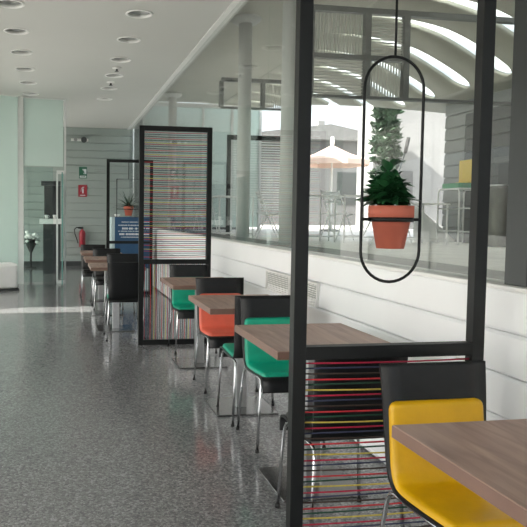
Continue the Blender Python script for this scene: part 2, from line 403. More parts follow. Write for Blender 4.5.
# ------------------------------------------------------------------ string screens
SX0, SX1, PW, PD, SH = 0.878, 1.676, 0.052, 0.048, 2.36
SEQ = ['cord_red', 'cord_navy', 'cord_brown', 'cord_scarlet', 'cord_green', 'cord_yellow']
_cord = {}
def cord(length, key, vertical, k):
    kk = (round(length, 3), key, vertical, k % 3)
    if kk not in _cord:
        sag = (0.004, 0.0015, 0.007)[k % 3]
        if vertical: pts = [(0.0, 0, 0), (0.002, 0, length*0.5), (0.0, 0, length)]
        else: pts = [(length*i/6, 0, -sag*(1-(2*i/6-1)**2)) for i in range(7)]
        b = MB().tube(pts, 0.0033, 6); bmesh.ops.recalc_face_normals(b.bm, faces=list(b.bm.faces))
        me = bpy.data.meshes.new('string'); b.bm.to_mesh(me); b.bm.free(); me.materials.append(M[key]); _cord[kk] = me
    return _cord[kk]
def screen(Y, label, zbar, upper, lower, zx=(SX0, SX1)):
    X0, X1 = zx; W = X1-X0
    t = empty('divider_screen', (X0, Y, 0)); tag(t, label, 'divider', 'black framed divider screens')
    D = PD/2
    for x in (0, W-PW):
        MB().box(x, x+PW, -D, D, 0, SH, 0.002).build('post', M['frame'], t)
    MB().box(PW, W-PW, -D, D, SH-PW, SH, 0.002).build('top_rail', M['frame'], t)
    MB().box(PW, W-PW, -D, D, zbar-0.05, zbar, 0.002).build('crossbar', M['frame'], t)
    MB().box(PW, W-PW, -D, D, 0.0, 0.055, 0.002).build('bottom_rail', M['frame'], t)
    L = W-2*PW
    def put(me, x, z, k):
        o = bpy.data.objects.new('string', me); COL.objects.link(o); o.parent = t
        o.location = (x, 0.0 + 0.004*((k*7) % 3 - 1), z)
        return o
    rnd = random.Random(int(Y*10))
    pitch = 0.0212
    for zone, kind in (((zbar+0.0, SH-PW), upper), ((0.055, zbar-0.05), lower)):
        if kind == 'h':
            n = int((zone[1]-zone[0]-0.02)/pitch)
            for k in range(n):
                o = put(cord(L, SEQ[k % 6], False, k), PW, zone[1]-0.016-k*pitch, k)
                o.rotation_euler = (0, rnd.uniform(-0.004, 0.004), 0)
        elif kind == 'v':
            n = int((L-0.02)/pitch)
            for k in range(n):
                put(cord(zone[1]-zone[0], SEQ[k % 6], True, k), PW+0.014+k*pitch, zone[0], k)
    return t
screen(2.42, 'near black divider screen with hanging plant above and coloured horizontal strings below', 0.920, None, 'h')
screen(7.16, 'middle black divider screen with horizontal strings above and upright strings below', 0.930, 'h', 'v', (0.855, 1.648))
screen(11.7, 'farthest black divider screen with a spiky plant hanging in it', 0.945, None, None, (0.83, 1.64))

# ------------------------------------------------------------------ hanging planters and plants
def ovate_leaf(bm, base, dirv, length, width, droop, roll):
    dirv = Vector(dirv).normalized(); side = dirv.cross(Vector((0, 0, 1)))
    if side.length < 0.05: side = Vector((1, 0, 0))
    side.normalize(); nrm = side.cross(dirv)
    side = side*math.cos(roll) + nrm*math.sin(roll); nrm = side.cross(dirv)
    n = 6; rows = []
    for i in range(n+1):
        t = i/n; wv = width*math.sin(PI*min(1, t**0.75))*0.5 if 0 < i < n else 0.0006
        c = Vector(base) + dirv*length*t + Vector((0, 0, -droop*t*t)) + nrm*0.0
        rows.append([bm.verts.new(c - side*wv + nrm*wv*0.35), bm.verts.new(c), bm.verts.new(c + side*wv + nrm*wv*0.35)])
    for A, B in zip(rows, rows[1:]):
        for k in (0, 1):
            f = bm.faces.new((A[k], A[k+1], B[k+1], B[k])); f.smooth = True
def pot(t, r_top, r_bot, hgt, rim):
    MB().lathe([(0, 0), (r_bot, 0), (r_top*0.88, hgt-rim), (r_top, hgt-rim), (r_top, hgt), (r_top*0.9, hgt), (r_top*0.86, hgt-0.02), (0, hgt-0.02)], n=40).build('pot', M['terracotta'], t)
    MB().lathe([(0, hgt-0.012), (r_top*0.87, hgt-0.016)], n=24).build('soil', M['soil'], t)
PX, PY = 1.272, 2.42
hp = empty('hanging_planter', (PX, PY, SH-PW))
tag(hp, 'black steel hanging planter, a long oval ring hung from the near screen', 'planter', 'hanging planters')
r = 0.122; zt, zb = 2.03-r, 1.165+r
pts = [(x, 0, z) for x, z in arc(0, zt, r, 0, PI, 18)] + [(x, 0, z) for x, z in arc(0, zb, r, PI, 2*PI, 18)]
MB().tube(pts, 0.006, 8, closed=True).build('oval_ring', M['frame'], hp, loc=(0, 0, -(SH-PW)))
MB().tube([(0, 0, 2.03), (0, 0, SH-PW)], 0.005, 8).build('rod', M['frame'], hp, loc=(0, 0, -(SH-PW)))
mb = MB().lathe([(0.079, -0.009), (0.084, -0.009), (0.084, 0.009), (0.079, 0.009), (0.079, -0.009)], n=40)
for s_ in (-1, 1): mb.tube([(s_*0.083, 0, 0), (s_*r, 0, 0)], 0.006, 8)
mb.build('pot_band', M['frame'], hp, loc=(0, 0, 1.408-(SH-PW)))
pp = empty('potted_plant', (PX, PY, 1.296)); tag(pp, 'leafy dark green plant in a terracotta pot hanging in the near screen', 'potted plant', 'plants in hanging planters')
pot(pp, 0.0855, 0.052, 0.165, 0.045)
mb = MB(); st = MB(); rl = random.Random(3)
for i in range(13):
    a = rl.uniform(0, 2*PI); r0 = rl.uniform(0, 0.045); hh = rl.uniform(0.05, 0.12) if i else 0.15
    b0 = Vector((r0*math.cos(a), r0*math.sin(a), 0.15)); b1 = b0 + Vector((math.cos(a)*0.5*r0+rl.uniform(-.01, .01), math.sin(a)*0.5*r0, hh))
    st.tube([b0, (b0+b1)/2 + Vector((rl.uniform(-.005, .005), 0, 0)), b1], [0.004, 0.003, 0.002], 6)
    for k in range(16):
        f = (k+0.5)/16; p = b0.lerp(b1, 0.12+0.88*f) + Vector((0, 0, 0.012)); az = k*2.4 + a; el = rl.uniform(-0.05, 0.5) + 0.6*f*f
        ovate_leaf(mb.bm, p, (math.cos(az)*math.cos(el), math.sin(az)*math.cos(el), math.sin(el)), rl.uniform(0.08, 0.112)*(1.12-0.4*f), rl.uniform(0.048, 0.066), rl.uniform(0.0, 0.04), rl.uniform(-.5, .5))
st.build('stem', M['leaf'], pp)
mb.build('foliage', M['leaf'], pp, fix=False)

hp2 = empty('hanging_planter', (1.215, 11.7, SH-PW))
tag(hp2, 'thin square black hanging planter in the farthest divider screen', 'planter', 'hanging planters')
zo = -(SH-PW)
sq = [(-0.207, 0, 2.02), (0.207, 0, 2.02), (0.207, 0, 1.36), (-0.207, 0, 1.36)]
MB().tube(sq, 0.008, 6, closed=True).build('square_ring', M['frame'], hp2, loc=(0, 0, zo))
MB().tube([(0, 0, 2.02), (0, 0, SH-PW)], 0.006, 6).build('rod', M['frame'], hp2, loc=(0, 0, zo))
mb = MB().lathe([(0.078, -0.01), (0.085, -0.01), (0.085, 0.01), (0.078, 0.01), (0.078, -0.01)], n=28)
for s_ in (-1, 1): mb.tube([(s_*0.084, 0, 0), (s_*0.207, 0, 0)], 0.007, 6)
mb.build('pot_band', M['frame'], hp2, loc=(0, 0, 1.50+zo))
p2 = empty('potted_plant', (1.215, 11.7, 1.385)); tag(p2, 'spiky plant in a terracotta pot hanging in the farthest divider screen', 'potted plant', 'plants in hanging planters')
pot(p2, 0.088, 0.058, 0.165, 0.045)
mb = MB(); rl = random.Random(5)
for i in range(34):
    az = i*2.4; el = 0.15 + 1.05*(i/34)**1.3; Lf = rl.uniform(0.24, 0.36); pts = []
    for k in range(6):
        t_ = k/5; rr = Lf*t_*math.cos(el); zz = Lf*t_*math.sin(el) - 0.10*t_*t_*math.cos(el)
        pts.append((Vector((rr*math.cos(az), rr*math.sin(az), 0.15+zz)), 0.014*(1-t_)**0.6+0.001))
    rows = []
    sd = Vector((-math.sin(az), math.cos(az), 0))
    for c, wv in pts: rows.append([mb.bm.verts.new(c-sd*wv), mb.bm.verts.new(c+Vector((0,0,-wv*.5))), mb.bm.verts.new(c+sd*wv)])
    for A, B in zip(rows, rows[1:]):
        for k in (0, 1): mb.bm.faces.new((A[k], A[k+1], B[k+1], B[k]))
mb.build('foliage', M['spiky'], p2, fix=False)

# ------------------------------------------------------------------ chairs
# local frame: +y is the way a sitter faces, origin on the floor under the top of the back
def smooth_profile(P, n):
    P = [Vector((a, b, 0)) for a, b in P]; out = []
    for i in range(len(P)-1):
        p0 = P[max(i-1, 0)]; p1 = P[i]; p2 = P[i+1]; p3 = P[min(i+2, len(P)-1)]
        for k in range(n):
            t = k/n
            q = 0.5*((2*p1) + (p2-p0)*t + (2*p0-5*p1+4*p2-p3)*t*t + (3*p1-p0-3*p2+p3)*t**3)
            out.append((q.x, q.y))
    out.append((P[-1].x, P[-1].y)); return out
PROF = smooth_profile([(0.0, 0.882), (0.018, 0.76), (0.034, 0.62), (0.048, 0.52), (0.072, 0.468), (0.12, 0.446), (0.25, 0.448), (0.40, 0.458), (0.450, 0.452), (0.472, 0.425), (0.476, 0.37)], 5)
def normals(P):
    out = []
    for i in range(len(P)):
        a = P[max(i-1, 0)]; b = P[min(i+1, len(P)-1)]; t = Vector((b[0]-a[0], b[1]-a[1])).normalized()
        out.append((-t.y, t.x))           # toward the sitter's side
    return out
def half_w(z, y):                          # wider toward the top of the back
    if y < 0.12: return 0.195 + 0.016*max(0, min(1, (z-0.45)/0.43))
    return 0.196
def shell_mesh():
    bm = bmesh.new(); Nn = normals(PROF); th = 0.012; T = []; Bv = []
    us = [-1, -0.6, -0.2, 0.2, 0.6, 1]
    for (y, z), (ny, nz) in zip(PROF, Nn):
        hw = half_w(z, y)
        T.append([bm.verts.new((u*hw, y, z)) for u in us]); Bv.append([bm.verts.new((u*hw, y-ny*th, z-nz*th)) for u in us])
    for A in (T, Bv):
        for i in range(len(A)-1):
            for k in range(5):
                f = bm.faces.new((A[i][k], A[i][k+1], A[i+1][k+1], A[i+1][k])); f.smooth = True
    for k in (0, 5):
        for i in range(len(T)-1): bm.faces.new((T[i][k], T[i+1][k], Bv[i+1][k], Bv[i][k]))
    for i in (0, len(T)-1):
        for k in range(5): bm.faces.new((T[i][k], T[i][k+1], Bv[i][k+1], Bv[i][k]))
    bmesh.ops.recalc_face_normals(bm, faces=list(bm.faces))
    return bm
def pad_mesh():
    bm = bmesh.new(); Nn = normals(PROF)
    L = [0]
    for i in range(1, len(PROF)): L.append(L[-1] + math.hypot(PROF[i][0]-PROF[i-1][0], PROF[i][1]-PROF[i-1][1]))
    def at(s_):
        for i in range(1, len(L)):
            if L[i] >= s_:
                f = (s_-L[i-1])/(L[i]-L[i-1]); a, b = PROF[i-1], PROF[i]; na, nb = Nn[i-1], Nn[i]
                n_ = Vector((na[0]+(nb[0]-na[0])*f, na[1]+(nb[1]-na[1])*f)).normalized()
                return (a[0]+(b[0]-a[0])*f, a[1]+(b[1]-a[1])*f), n_
        return PROF[-1], Vector(Nn[-1])
    s0 = 0.135; s1 = L[-1]-0.105; hw = 0.187; cr = 0.03; th = 0.022; ed = 0.012
    ss = [s0 + (s1-s0)*k for k in (0, .006, .014, .025, .04, .06)] + [s0+(s1-s0)*(0.06+0.88*k/30) for k in range(1, 31)] + [s0+(s1-s0)*k for k in (.96, .975, .986, .994, 1)]
    us = [-1, -.975, -.94, -.88, -.5, 0, .5, .88, .94, .975, 1]
    rows = []; rowb = []
    for s_ in ss:
        (y, z), n_ = at(s_); e = min(s_-s0, s1-s_); hwl = hw
        if e < cr: hwl = hw - cr + math.sqrt(max(0, cr*cr-(cr-e)**2))
        et = math.sqrt(min(1, e/ed)) if e < ed else 1
        R = []; Rb = []
        for u in us:
            dx = (1-abs(u))*hwl; k = math.sqrt(min(1, dx/ed)) if dx < ed else 1
            t_ = th*min(k, et)*1.0 + 0.001
            seam = -0.003 if abs(abs(u)-.94) < .01 else 0
            R.append(bm.verts.new((u*hwl, y+n_[0]*(t_+seam), z+n_[1]*(t_+seam)))); Rb.append(bm.verts.new((u*hwl, y+n_[0]*0.0005, z+n_[1]*0.0005)))
        rows.append(R); rowb.append(Rb)
    for A in (rows, rowb):
        for i in range(len(A)-1):
            for k in range(len(us)-1):
                f = bm.faces.new((A[i][k], A[i][k+1], A[i+1][k+1], A[i+1][k])); f.smooth = True
    for k in (0, len(us)-1):
        for i in range(len(rows)-1): bm.faces.new((rows[i][k], rows[i+1][k], rowb[i+1][k], rowb[i][k]))
    for i in (0, len(rows)-1):
        for k in range(len(us)-1): bm.faces.new((rows[i][k], rows[i][k+1], rowb[i][k+1], rowb[i][k]))
    bmesh.ops.recalc_face_normals(bm, faces=list(bm.faces))
    return bm
def leg_pts(s_):
    x = s_*0.184; zt = 0.428
    return [(x+s_*0.03, -0.005, 0.0), (x+s_*0.012, 0.022, 0.30), (x+s_*0.004, 0.035, zt-0.04), (x, 0.047, zt-0.013), (x, 0.075, zt-0.001), (x, 0.2, zt+0.002),
            (x, 0.36, zt+0.008), (x, 0.397, zt+0.0), (x+s_*0.004, 0.415, zt-0.03), (x+s_*0.012, 0.422, 0.30), (x+s_*0.028, 0.432, 0.0)]
def finish(bm, name, m, parent):
    me = bpy.data.meshes.new(name); bm.to_mesh(me); bm.free(); me.materials.append(m)
    o = bpy.data.objects.new(name, me); COL.objects.link(o); o.parent = parent; return o
def make_chair(colour):
    t = empty('dining_chair', (0, 0, 0))
    finish(shell_mesh(), 'shell', M['black'], t)
    finish(pad_mesh(), 'cushion', M[colour], t)
    for s_ in (-1, 1):
        lg = MB().tube(leg_pts(s_), 0.0085, 10).build('leg_frame', M['chrome'], t)
        for p in (leg_pts(s_)[0], leg_pts(s_)[-1]):
            MB().lathe([(0, 0), (0.012, 0), (0.012, 0.018), (0, 0.018)], c=(p[0], p[1], 0), n=14).build('foot_cap', M['rubber'], lg)
    MB().tube([(-0.186, 0.30, 0.431), (0.186, 0.30, 0.431)], 0.007, 8).build('under_seat_bar', M['chrome'], t)
    return t
protos = {}
def chair(x, y, facing, colour, label, group, rot=0.0):
    # x, y: centre of the top edge of the back; facing 'cam' sits toward -y, 'away' toward +y
    if colour not in protos: t = protos[colour] = make_chair(colour)
    else: t = copy_tree(protos[colour])
    t.location = (x, y, 0); t.rotation_euler = (0, 0, (PI if facing == 'cam' else 0.0) + rot)
    return tag(t, label, 'chair', group)
G1 = 'dining chairs along the right wall'; G2 = 'dining chairs beyond the middle screen'
chair(1.37, 2.25, 'cam', 'yellow', 'black dining chair with yellow cushion facing the nearest table', G1)
chair(1.265, 2.62, 'away', 'blackpad', 'black dining chair backed against the near screen behind its strings', G1)
chair(1.385, 4.22, 'cam', 'green', 'black dining chair with green cushion at the second table, facing the viewer', G1)
chair(1.37, 4.30, 'away', 'green', 'black dining chair seen from behind at the table of the coral cushion', G1)
chair(1.365, 5.56, 'cam', 'orange', 'black dining chair with coral cushion facing the viewer', G1)
chair(1.385, 7.05, 'cam', 'green', 'black dining chair with green cushion in front of the middle screen', G1)
chair(0.75, 7.42, 'away', 'green', 'black dining chair seen from behind just left of the middle screen', G2)
chair(0.85, 8.93, 'cam', 'blackpad', 'black dining chair facing the viewer behind the first table past the middle screen', G2)
chair(0.86, 9.02, 'away', 'blackpad', 'black dining chair seen from behind, second beyond the middle screen', G2)
chair(0.735, 10.27, 'cam', 'blackpad', 'black dining chair facing the viewer behind the second table past the middle screen', G2)
chair(0.735, 10.37, 'away', 'blackpad', 'black dining chair seen from behind, third beyond the middle screen', G2)
chair(0.595, 11.62, 'cam', 'blackpad', 'black dining chair facing the viewer at the table nearest the end wall', G2)

# ------------------------------------------------------------------ tables
def make_table():
    t = empty('dining_table', (0, 0, 0))
    MB().box(-0.32, 0.32, -0.378, 0.378, 0.75, 0.79, 0.002).build('tabletop', M['wood'], t)
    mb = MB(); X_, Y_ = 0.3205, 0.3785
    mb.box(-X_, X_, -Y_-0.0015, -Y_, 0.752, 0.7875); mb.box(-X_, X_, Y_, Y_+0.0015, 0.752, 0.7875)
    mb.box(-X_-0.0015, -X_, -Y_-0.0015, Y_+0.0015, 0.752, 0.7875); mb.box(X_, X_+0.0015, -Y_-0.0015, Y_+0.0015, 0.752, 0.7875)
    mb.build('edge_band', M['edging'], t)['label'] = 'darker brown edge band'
    MB().box(-0.2, 0.2, -0.2, 0.2, 0.74, 0.7505).build('mounting_plate', M['steel'], t)
    MB().box(-0.04, 0.04, -0.04, 0.04, 0.012, 0.74, 0.004).build('column', M['steel'], t)
    MB().box(-0.225, 0.225, -0.22, 0.22, 0.0, 0.013, 0.004).build('base_plate', M['plate'], t)
    return t
tp = make_table(); G = 'wooden dining tables'
for i, (x, y, lab) in enumerate(((1.318, 1.472, 'brown wood dining table nearest the viewer, in front of the yellow chair'),
                    (1.32, 3.312, 'brown wood dining table just beyond the near screen'),
                    (1.325, 4.725, 'brown wood dining table at the coral chair'),
                    (1.325, 6.19, 'brown wood dining table in front of the middle screen'),
                    (0.70, 8.2, 'brown wood dining table first beyond the middle screen'),
                    (0.69, 9.5, 'brown wood dining table second beyond the middle screen'),
                    (0.69, 11.05, 'pale brown wood dining table nearest the end wall'))):
    t = tp if i == 0 else copy_tree(tp)
    t.location = (x, y, 0); tag(t, lab, 'table', G)

# ------------------------------------------------------------------ wall vent
v = empty('wall_vent', (XW-0.02, 5.1, 0.85)); tag(v, 'white louvred vent grille in the boarded wall behind the tables', 'vent')
mb = MB(); x0, x1 = -0.016, 0.008
mb.box(x0, x1, -0.6, 0.6, 0.075, 0.088); mb.box(x0, x1, -0.6, 0.6, -0.085, -0.072); mb.box(x0, x1, -0.6, -0.588, -0.072, 0.075); mb.box(x0, x1, 0.588, 0.6, -0.072, 0.075)
mb.box(x0, x1, -0.006, 0.006, -0.072, 0.075)
mb.build('grille_frame', M['trimwhite'], v)
mb = MB()
for k in range(9):
    z = -0.064 + k*0.016
    mb.box(x0+0.002, x1-0.002, -0.588, 0.588, z, z+0.006)
mb.build('louvre_slats', M['trimwhite'], v)
MB().box(0.003, 0.006, -0.588, 0.588, -0.072, 0.075).build('backing', M['signgrey'], v)

# ------------------------------------------------------------------ blue counter box by the end wall
b = empty('display_counter', (1.42, 12.6, 0)); tag(b, 'blue printed display counter with pale side behind the farthest screen', 'counter')
MB().box(-0.445, 0.3, -0.19, 0.25, 0, 1.355, 0.004).build('body', M['paleblue'], b)
MB().box(-0.385, 0.3, -0.2, -0.188, 0.4, 1.36).build('front_panel', M['blue'], b)
rl = random.Random(11)
for (z, hh, xa) in ((1.265, 0.016, -0.26), (1.205, 0.02, -0.32), (1.145, 0.036, -0.25), (1.095, 0.016, -0.32), (1.04, 0.034, -0.30), (0.985, 0.016, -0.28)):
    x = xa; mb = MB(); mb.box(xa, 0.27, -0.2015, -0.1995, z-0.002, z+0.002)
    while x < 0.27:
        wv = rl.uniform(0.006, 0.014)*(1.7 if hh > .03 else 1.1)
        if rl.random() < 0.86: mb.box(x, x+wv, -0.203, -0.199, z-hh/2, z+hh/2)
        x += wv + 0.006
    mb.build('text_line', M['print'], b)
t = tag(MB().lathe([(0, 0), (0.03, 0), (0.055, 0.035), (0.06, 0.055), (0.055, 0.055), (0.048, 0.035), (0, 0.012)], n=24).build('bowl', M['porcelain'], loc=(1.09, 12.55, 1.355)), 'small white bowl on the corner of the blue display counter', 'bowl')

# ------------------------------------------------------------------ end wall fittings
YW = YF-0.013
def sign_box(name, x0, x1, z0, z1, m, label, cat):
    t = empty(name, (x0, YW, z0)); tag(t, label, cat)
    MB().box(0, x1-x0, -0.012, 0, 0, z1-z0).build('plate', m, t)
    return t
t = sign_box('exit_sign', 0.555, 0.765, 2.355, 2.655, M['signgreen'], 'green emergency exit sign with running figure on the end wall', 'sign')
mb = MB(); Wd, Hh = 0.21, 0.30
def pl(poly, y=-0.0155): mb.prism([(a*Wd, c*Hh) for a, c in poly], y, -0.0115)
pl([(.42, .82), (.92, .82), (.92, .38), (.58, .38)])
pl([(.10, .06), (.90, .06), (.90, .22), (.10, .22)])
mb.build('white_field', M['print'], t)
mb = MB()
pl([(.50, .76), (.58, .76), (.58, .70), (.50, .70)], -0.018); pl([(.46, .68), (.60, .66), (.66, .52), (.56, .50)], -0.018); pl([(.40, .60), (.46, .66), (.50, .62), (.44, .55)], -0.018)
pl([(.56, .52), (.64, .52), (.76, .42), (.70, .40)], -0.018); pl([(.55, .53), (.62, .50), (.50, .38), (.42, .38)], -0.018); pl([(.2, .12), (.6, .12), (.6, .08), (.8, .14), (.6, .20), (.6, .16), (.2, .16)], -0.018)
mb.build('running_figure', M['signgreen'], t)
t = sign_box('fire_sign', 0.535, 0.765, 1.86, 2.175, M['red'], 'red fire extinguisher sign on the end wall above the extinguisher', 'sign')
mb = MB(); Wd, Hh = 0.23, 0.315
pl([(.44, .30), (.62, .30), (.62, .66), (.57, .72), (.57, .78), (.70, .80), (.70, .84), (.46, .84), (.46, .78), (.50, .72), (.44, .66)])
pl([(.28, .44), (.33, .44), (.36, .68), (.46, .76), (.46, .80), (.33, .72)])
pl([(.2, .10), (.8, .10), (.8, .16), (.2, .16)])
mb.build('extinguisher_symbol', M['print'], t)
t = sign_box('wall_lettering', 0.95, 1.22, 2.51, 2.635, M['farclad'], 'small grey lettering plate on the end wall beside the exit sign', 'sign')
mb = MB()
for z, n in ((0.085, 13), (0.035, 11)):
    for k in range(n):
        x = 0.012 + k*0.0185
        mb.box(x, x+0.011, -0.015, -0.0115, z-0.013, z+0.013)
mb.build('lettering', M['signgrey'], t)
t = empty('emergency_light', (0.56, YW, 3.37)); tag(t, 'white emergency lamp with round black spot high on the end wall', 'lamp')
MB().box(-0.22, 0.24, -0.05, 0, -0.035, 0.035, 0.008).build('housing', M['lampwhite'], t)
def horiz_disc(mb, x, z, r, y0, y1, n=22):
    A = [mb.bm.verts.new((x+r*math.cos(2*PI*k/n), y0, z+r*math.sin(2*PI*k/n))) for k in range(n)]; B = [mb.bm.verts.new((v_.co.x, y1, v_.co.z)) for v_ in A]
    mb.bm.faces.new(A); mb.bm.faces.new(B[::-1])
    for k in range(n): mb.bm.faces.new((A[k], A[(k+1)%n], B[(k+1)%n], B[k]))
mb = MB(); horiz_disc(mb, 0.12, 0.0, 0.075, -0.11, -0.045); mb.build('spot_head', M['cabinet'], t)
mb = MB(); horiz_disc(mb, -0.10, 0.0, 0.045, -0.09, -0.045); mb.build('small_head', M['lampgrey'], t)
# fire extinguisher
t = empty('fire_extinguisher', (0.64, YW-0.10, 0.52)); tag(t, 'red fire extinguisher with black hose hanging on the end wall', 'fire extinguisher')
MB().lathe([(0, 0), (0.075, 0), (0.085, 0.015), (0.085, 0.36), (0.07, 0.42), (0.03, 0.455), (0.03, 0.48), (0, 0.48)], n=26).build('cylinder', M['red'], t)
mb = MB(); mb.box(-0.03, 0.03, -0.02, 0.02, 0.475, 0.52); mb.box(-0.12, 0.02, -0.012, 0.012, 0.52, 0.535); mb.box(-0.11, 0.02, -0.012, 0.012, 0.485, 0.497)
mb.build('valve_handle', M['rubber'], t)
MB().tube([(-0.03, 0, 0.50), (-0.15, -0.01, 0.52), (-0.21, -0.02, 0.47), (-0.20, -0.03, 0.36), (-0.15, -0.03, 0.22), (-0.115, -0.02, 0.1)], 0.014, 8).build('hose', M['rubber'], t)
MB().box(-0.02, 0.02, 0.08, 0.10, 0.2, 0.4).build('bracket', M['rubber'], t)

# ------------------------------------------------------------------ glass lobby, its door, bench
gl = empty('glass_lobby', (0, 13.72, 0)); tag(gl, 'green tinted glass entrance lobby with frosted upper panes at the left', 'glass partition')
def gpart(mb, name, m): return mb.build(name, m, gl, loc=(0, -13.72, 0))
def slab(mb, ax, ay, bx, by, z0, z1, th=0.012):
    d_ = Vector((bx-ax, by-ay, 0)).normalized(); n_ = Vector((-d_.y, d_.x, 0))*th/2
    P = [Vector((ax, ay, 0))-n_, Vector((bx, by, 0))-n_, Vector((bx, by, 0))+n_, Vector((ax, ay, 0))+n_]
    A = [mb.bm.verts.new((p.x, p.y, z0)) for p in P]; B = [mb.bm.verts.new((p.x, p.y, z1)) for p in P]
    mb.bm.faces.new(A[::-1]); mb.bm.faces.new(B)
    for k in range(4): mb.bm.faces.new((A[k], A[(k+1)%4], B[(k+1)%4], B[k]))
    return mb
pa, pb, pc = (-1.95, 13.05), (-0.73, 13.66), (0.13, 13.76)
gpart(slab(MB(), pb[0]+.06, pb[1], pc[0]-.03, pc[1], 2.35, ZC-0.03), 'frosted_pane', M['frost'])
gpart(slab(MB(), pa[0], pa[1], pb[0]-.05, pb[1]-.1, 0.02, ZC-0.03), 'side_pane', M['frost'])
gpart(slab(MB(), pb[0]+.06, pb[1], -0.10, 13.735, 0.03, 2.33), 'clear_pane', M['teal'])
gpart(MB().box(-0.79, -0.675, 13.60, 13.70, 0, ZC), 'post', M['alu'])
gpart(MB().box(0.125, 0.16, 13.72, 13.80, 0, ZC), 'post', M['alu'])
gpart(slab(MB(), pb[0]+.06, pb[1], pc[0], pc[1], ZC-0.03, ZC, 0.04), 'head_rail', M['alu'])
dr = empty('glass_door', (0.09, 13.70, 0)); tag(dr, 'narrow open glass door leaf with green edge at the lobby corner', 'door')
MB().box(-0.02, 0.0, -0.62, 0.0, 0.03, 2.2).build('leaf', M['edge'], dr)
MB().box(-0.125, -0.09, -0.02, 0.01, 0.03, 2.22).build('stile', M['alu'], dr)
MB().box(-0.12, 0.05, -0.03, 0.02, 2.2, 2.27).build('hinge_bar', M['alu'], dr)
MB().box(-0.12, 0.05, -0.03, 0.02, 0.0, 0.06).build('floor_pivot', M['alu'], dr)
t = tag(MB().box(-0.24, 0.235, -0.22, 0.22, 0.04, 0.50, 0.05).build('cube_seat', M['terwhite'], loc=(-1.0, 12.6, 0)), 'white rounded cube seat on the floor at the left edge by the lobby glass', 'stool')
t.rotation_euler = (0, 0, math.radians(18))
bs = MB().box(-0.25, 0.25, -0.22, 0.22, 0.0, 0.04).build('plinth', M['darkbase'], t)

# anthracite cabinet with counter, cups
t = empty('service_cabinet', (-0.17, 16.1, 0)); tag(t, 'tall dark service cabinet with white counter seen through the lobby glass', 'cabinet')
MB().box(-0.17, 0.23, -0.2, 0.2, 0, 1.165).build('lower_body', M['cabinet'], t)
MB().box(-0.25, 0.25, -0.38, 0.2, 1.165, 1.285, 0.006).build('counter', M['terwhite'], t)
MB().box(-0.15, 0.23, 0.02, 0.2, 1.285, 2.06).build('back_panel', M['cabinet'], t)
MB().box(-0.215, 0.23, -0.2, 0.2, 2.06, 2.16).build('top_cap', M['cabinet'], t)
for i, (x, y, lab) in enumerate(((-0.265, 15.86, 'left white cup on the counter of the dark cabinet'), (-0.08, 15.92, 'right white cup on the counter of the dark cabinet'))):
    c = tag(MB().lathe([(0, 0), (0.03, 0), (0.045, 0.09), (0.04, 0.09), (0.027, 0.01), (0, 0.01)], n=20).build('cup', M['porcelain'], loc=(x, y, 1.286)), lab, 'cup', 'cups on the service cabinet')
    MB().tube([(0.04, 0, 0.075), (0.065, 0, 0.065), (0.062, 0, 0.035), (0.036, 0, 0.025)], 0.006, 6).build('handle', M['porcelain'], c)
# flower stand
t = empty('flower_stand', (-0.68, 17.4, 0)); tag(t, 'black flower stand with white blooms beyond the lobby glass', 'flower stand')
mb = MB().lathe([(0, 0), (0.14, 0), (0.14, 0.03), (0.03, 0.05), (0.025, 0.4), (0.12, 0.6), (0.15, 0.75), (0.14, 0.75), (0.0, 0.7)], n=22); mb.build('vase', M['rubber'], t)
mb = MB(); rl = random.Random(2)
for k in range(16):
    a = rl.uniform(0, 2*PI); rr = rl.uniform(0.02, 0.17); z = 0.66 + rl.uniform(0, 0.28)
    mb.lathe([(0, -.045), (0.035, -.03), (0.05, 0.0), (0.035, .03), (0, .045)], c=(rr*math.cos(a), rr*math.sin(a)-0.04, z), n=10)
mb.build('blossoms', M['petal'], t)
mb = MB()
for k in range(22):
    a = rl.uniform(0, 2*PI); ovate_leaf(mb.bm, (0, 0, 0.62), (math.cos(a)*.5, math.sin(a)*.5, rl.uniform(.1, .9)), rl.uniform(.18, .34), .06, .08, rl.uniform(-1, 1))
mb.build('leaves', M['spiky'], t, fix=False)

# ------------------------------------------------------------------ terrace beyond the window (raised one metre)
ZT = 1.0
struct(MB().box(2.0, 24, -3, 40, 0.85, ZT).build('terrace_ground', M['paving']), 'pale terrace paving')
struct(MB().box(2.01, 2.62, -3, 18, ZT, 1.10).build('terrace_ledge', M['ledge']), 'grey stone ledge outside the window')
# vault with lens-shaped skylight slots
VP = smooth_profile([(2.0, 4.22), (3.2, 4.24), (4.0, 4.22), (4.6, 4.18), (5.35, 4.03), (6.02, 3.72), (6.6, 3.36)], 10)
def vz(x):
    for a_, b_ in zip(VP, VP[1:]):
        if a_[0] <= x <= b_[0]+1e-9: return a_[1] + (b_[1]-a_[1])*(x-a_[0])/(b_[0]-a_[0])
    return VP[-1][1]
XA, XB = 4.02, 6.42
slot_y = [9.8+0.985*k for k in range(-5, 7)]
bm = bmesh.new()
def vquad(xa, xb, ya0, ya1, yb0, yb1):
    bm.faces.new([bm.verts.new(p) for p in ((xa, ya0, vz(xa)), (xb, yb0, vz(xb)), (xb, yb1, vz(xb)), (xa, ya1, vz(xa)))])
def slot_hw(x):
    t_ = (x-XA)/(XB-XA)
    if t_ <= 0 or t_ >= 1: return 0.0
    wv = 0.185*math.sin(PI*min(1, t_**0.8)*0.55)
    e = (1-t_)*(XB-XA)
    if e < 0.22: wv *= math.sqrt(max(0, 1-((0.22-e)/0.22)**2))
    return wv
xsamp = [XA+(XB-XA)*k/40 for k in range(37)] + [XB-0.2+0.2*math.sin(PI/2*k/8) for k in range(0, 9)]
xsamp = sorted(set(round(x, 4) for x in xsamp))
Y0, Y1 = slot_y[0]-0.4925, slot_y[-1]+0.4925
prev = 2.0
segs = [2.0, 2.6, 3.2, 3.6, XA]
